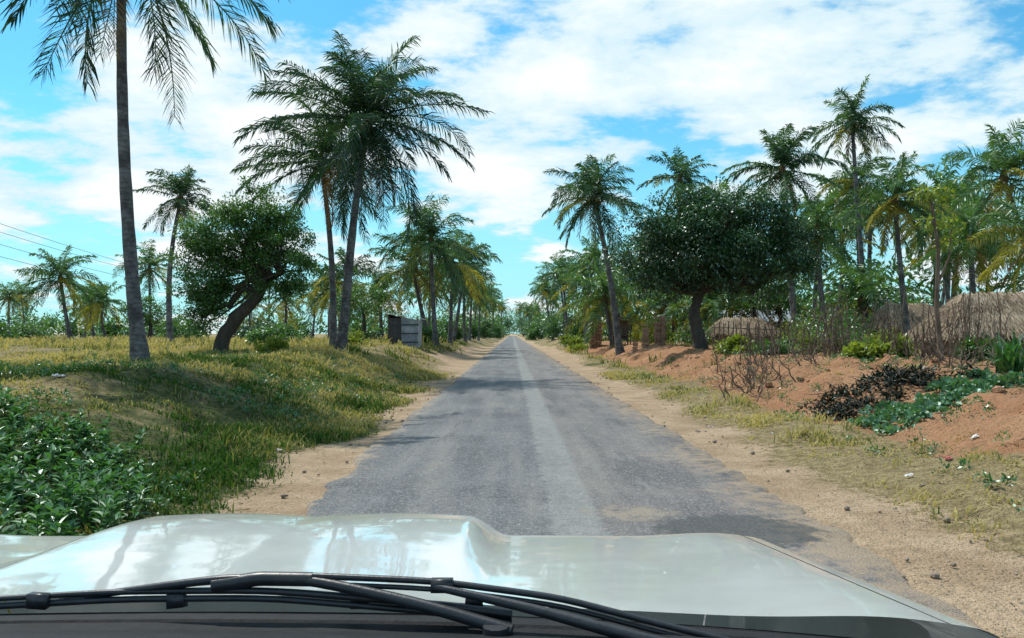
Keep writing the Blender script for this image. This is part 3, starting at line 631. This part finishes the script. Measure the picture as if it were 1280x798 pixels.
def patch(sv,nv,name,extra=None):
    sv=np.array(sv); mb=MB(); v=np.linspace(0,1,nv); S=np.repeat(sv[None],nv,0); D=rear(S)+(2.36-rear(S))*v[:,None]
    Zz=hz(S,D); Xx=S+CX
    if extra:
        sg=np.sign(sv[-1])
        for dx,f in extra:
            S=np.concatenate([S,S[:,-1:]],1); Xx=np.concatenate([Xx,(sg*(HW+dx)+CX)*np.ones((nv,1))],1); D=np.concatenate([D,D[:,-1:]],1)
            Zz=np.concatenate([Zz,f(Zz[:,len(sv)-1:len(sv)])],1)
    Xx=np.concatenate([Xx,Xx[-1:]]);D=np.concatenate([D,D[-1:]+.03]);Zz=np.concatenate([Zz,np.minimum(Zz[-1:],.78)])
    n,k=Xx.shape; i=np.arange(n-1)[:,None]*k; j=np.arange(k-1)[None]
    mb.add(np.stack([Xx,D,Zz],-1)-off,np.stack([i+j,i+j+1,i+k+j+1,i+k+j],-1).reshape(-1,4))
    return mb.obj(name,[M_paint],(0,),car)
patch(np.linspace(-.945,.945,170),80,'bonnet')
ex=[(.012,lambda z:z-.05),(.02,lambda z:z-.15),(.02,lambda z:z*0+.80)]
fs_=np.concatenate([np.linspace(.949,.97,4),np.linspace(.975,HW,9)])
patch(fs_,60,'fender_right',ex); patch(-fs_,60,'fender_left',ex)
def car_part(mb,name,mats,sm=()):
    mb.V=[v-off for v in mb.V]; return mb.obj(name,mats,sm,car)
mb=MB()
sv=np.linspace(-HW,HW,60)
prof=[(.012,-.05),(0,-.012),(-.02,-.010),(-.05,-.004),(-.055,.004),(-.075,.004),(-.08,.0),(-.11,.006),(-.115,.014),(-.14,.014),(-.2,.03),(-.3,.04)]
V=np.array([[ (s+CX, rear(s)+dy, float(hz(np.array(.6),np.array(rear(s))))+dz-.004*abs(s)) for s in sv] for dy,dz in prof])
k=60; i=np.arange(len(prof)-1)[:,None]*k; j=np.arange(k-1)[None]
mb.add(V,np.stack([i+j,i+j+1,i+k+j+1,i+k+j],-1).reshape(-1,4),0)
car_part(mb,'cowl_panel',[M_black])
def smooth(pts,n=30):
    pts=np.array(pts,float); m_=len(pts); t=np.linspace(0,m_-1,n); o=np.stack([np.interp(t,np.arange(m_),pts[:,q]) for q in range(3)],1)
    for _ in range(3): o[1:-1]=(o[:-2]+2*o[1:-1]+o[2:])/4
    return o
M_wip=simple('wiper_black',(.012,.014,.018),(.03,.034,.04),30,.4,.05)
mb=MB()
bl=smooth([(-.74,1.06,1.387),(-.52,1.06,1.400),(-.32,1.05,1.405),(-.12,1.04,1.392),(.0,1.03,1.380)])
mb.tube(bl,.0045,6,0); mb.tube(bl+[0,0,.010],np.linspace(.0035,.006,30),6,0)
mb.tube(smooth([(-.60,1.07,1.396),(-.50,1.06,1.412),(-.38,1.05,1.430),(-.27,1.05,1.430),(-.12,1.02,1.408),(.0,.99,1.384)]),np.linspace(.004,.009,30),8,0)
mb.tube(smooth([(-.39,1.05,1.421),(-.33,1.05,1.430),(-.26,1.05,1.429)]),.0095,8,0)
for x in(-.62,-.44,-.2,-.05): mb.box((x,1.055,1.400),(.024,.012,.018),0,.5,0,.001)
car_part(mb,'wiper_left',[M_wip],(0,))
mb=MB()
bl=smooth([(-.27,1.05,1.434),(-.10,1.04,1.430),(.06,1.03,1.412),(.18,1.0,1.390),(.30,.97,1.37)])
mb.tube(bl,.0045,6,0); mb.tube(bl-[0,0,.010],.0035,6,0)
mb.tube(smooth([(-.10,1.03,1.426),(.02,1.,1.409),(.16,.96,1.384),(.24,.95,1.368)]),np.linspace(.005,.010,30),8,0)
mb.box((-.09,1.035,1.426),(.028,.014,.016),0); mb.tube([(-.02,.985,1.35),(-.02,.985,1.392)],.016,10,0)
car_part(mb,'wiper_right',[M_wip],(0,))
for sx in(-1,1):
    mb=MB(); th=np.linspace(0,2*np.pi,33)[:-1]; cx_=CX+sx*.88
    profw=[(-.12,.22),(-.13,.34),(-.10,.385),(0,.395),(.10,.385),(.13,.34),(.12,.22),(.06,.18),(.07,0.02)]
    V=np.array([[(cx_+sx*a,1.62+r*math.cos(t),.39+r*math.sin(t)) for t in th] for a,r in profw]); k=32; i=np.arange(len(profw)-1)[:,None]*k; j=np.arange(k)[None]; j2=(j+1)%k
    mb.add(V,np.stack([i+j,i+j2,i+k+j2,i+k+j],-1).reshape(-1,4),0); car_part(mb,'wheel',[M_rubber],(0,))
mb=MB(); mb.box((CX,2.44,.62),(1.9,.16,.24),0); mb.box((CX,2.37,.9),(.9,.05,.24),0); car_part(mb,'bumper_grille',[M_black])
mb=MB(); mb.box((CX-.7,2.38,.9),(.4,.06,.2),0); mb.box((CX+.7,2.38,.9),(.4,.06,.2),0); car_part(mb,'headlamps',[M_glassl])

# ---------------------------------------------------------------- light, sky, camera
az=math.radians(-40); el=math.radians(59)
to=Vector((math.sin(az)*math.cos(el),math.cos(az)*math.cos(el),math.sin(el)))
ld=bpy.data.lights.new('sun','SUN'); ld.energy=4.7; ld.angle=math.radians(.5); ld.color=(1,.95,.86)
lo=bpy.data.objects.new('sun',ld); sc.collection.objects.link(lo); lo.rotation_euler=to.to_track_quat('Z','Y').to_euler()
w=bpy.data.worlds.new('World'); sc.world=w; w.use_nodes=True; nt=w.node_tree; nt.nodes.clear(); g=G(nt)
sky=g.n('ShaderNodeTexSky'); sky.sky_type='NISHITA'; sky.sun_disc=False; sky.sun_elevation=el; sky.sun_rotation=az%(2*math.pi); sky.dust_density=.6; sky.ozone_density=1.5
gen=g.n('ShaderNodeTexCoord').outputs['Generated']; sp=g.n('ShaderNodeSeparateXYZ',{0:gen})
zz=g.m('ADD',g.m('MAXIMUM',sp.outputs[2],0.0),.20)
cv=g.n('ShaderNodeCombineXYZ',{0:g.m('DIVIDE',sp.outputs[0],zz),1:g.m('MULTIPLY',g.m('DIVIDE',sp.outputs[1],zz),1.15),2:7.7}).outputs[0]
n1=g.noise(cv,1.9,7,.60,.1); n2=g.noise(cv,.6,1,.5)
cl=g.mr(g.m('ADD',g.m('MULTIPLY',n1,.85),g.m('MULTIPLY',n2,.25)),.512,.60)
hz_=g.mr(sp.outputs[2],.0,.30,1,0)
base=g.mix(1.0,sky.outputs[0],(.60,1.55,1.70),'MULTIPLY')
base=g.mix(g.m('MULTIPLY',hz_,.7),base,(5.0,8.7,9.8))
cloudc=g.mix(g.mr(n1,.47,.66),(7.2,9.1,9.8),(10.6,10.9,11.0))
c=g.mix(g.m('MULTIPLY',cl,.95),base,cloudc)
bg=g.n('ShaderNodeBackground',{'Color':c,'Strength':.10}); g.n('ShaderNodeOutputWorld',{'Surface':bg.outputs[0]})
cd=bpy.data.cameras.new('camera'); cam=bpy.data.objects.new('camera',cd); sc.collection.objects.link(cam); sc.camera=cam
cd.sensor_width=36; cd.lens=28.125; cd.clip_start=.05; cd.clip_end=6000
cam.location=(0,0,1.75); cam.rotation_euler=(math.radians(91.03),0,0)
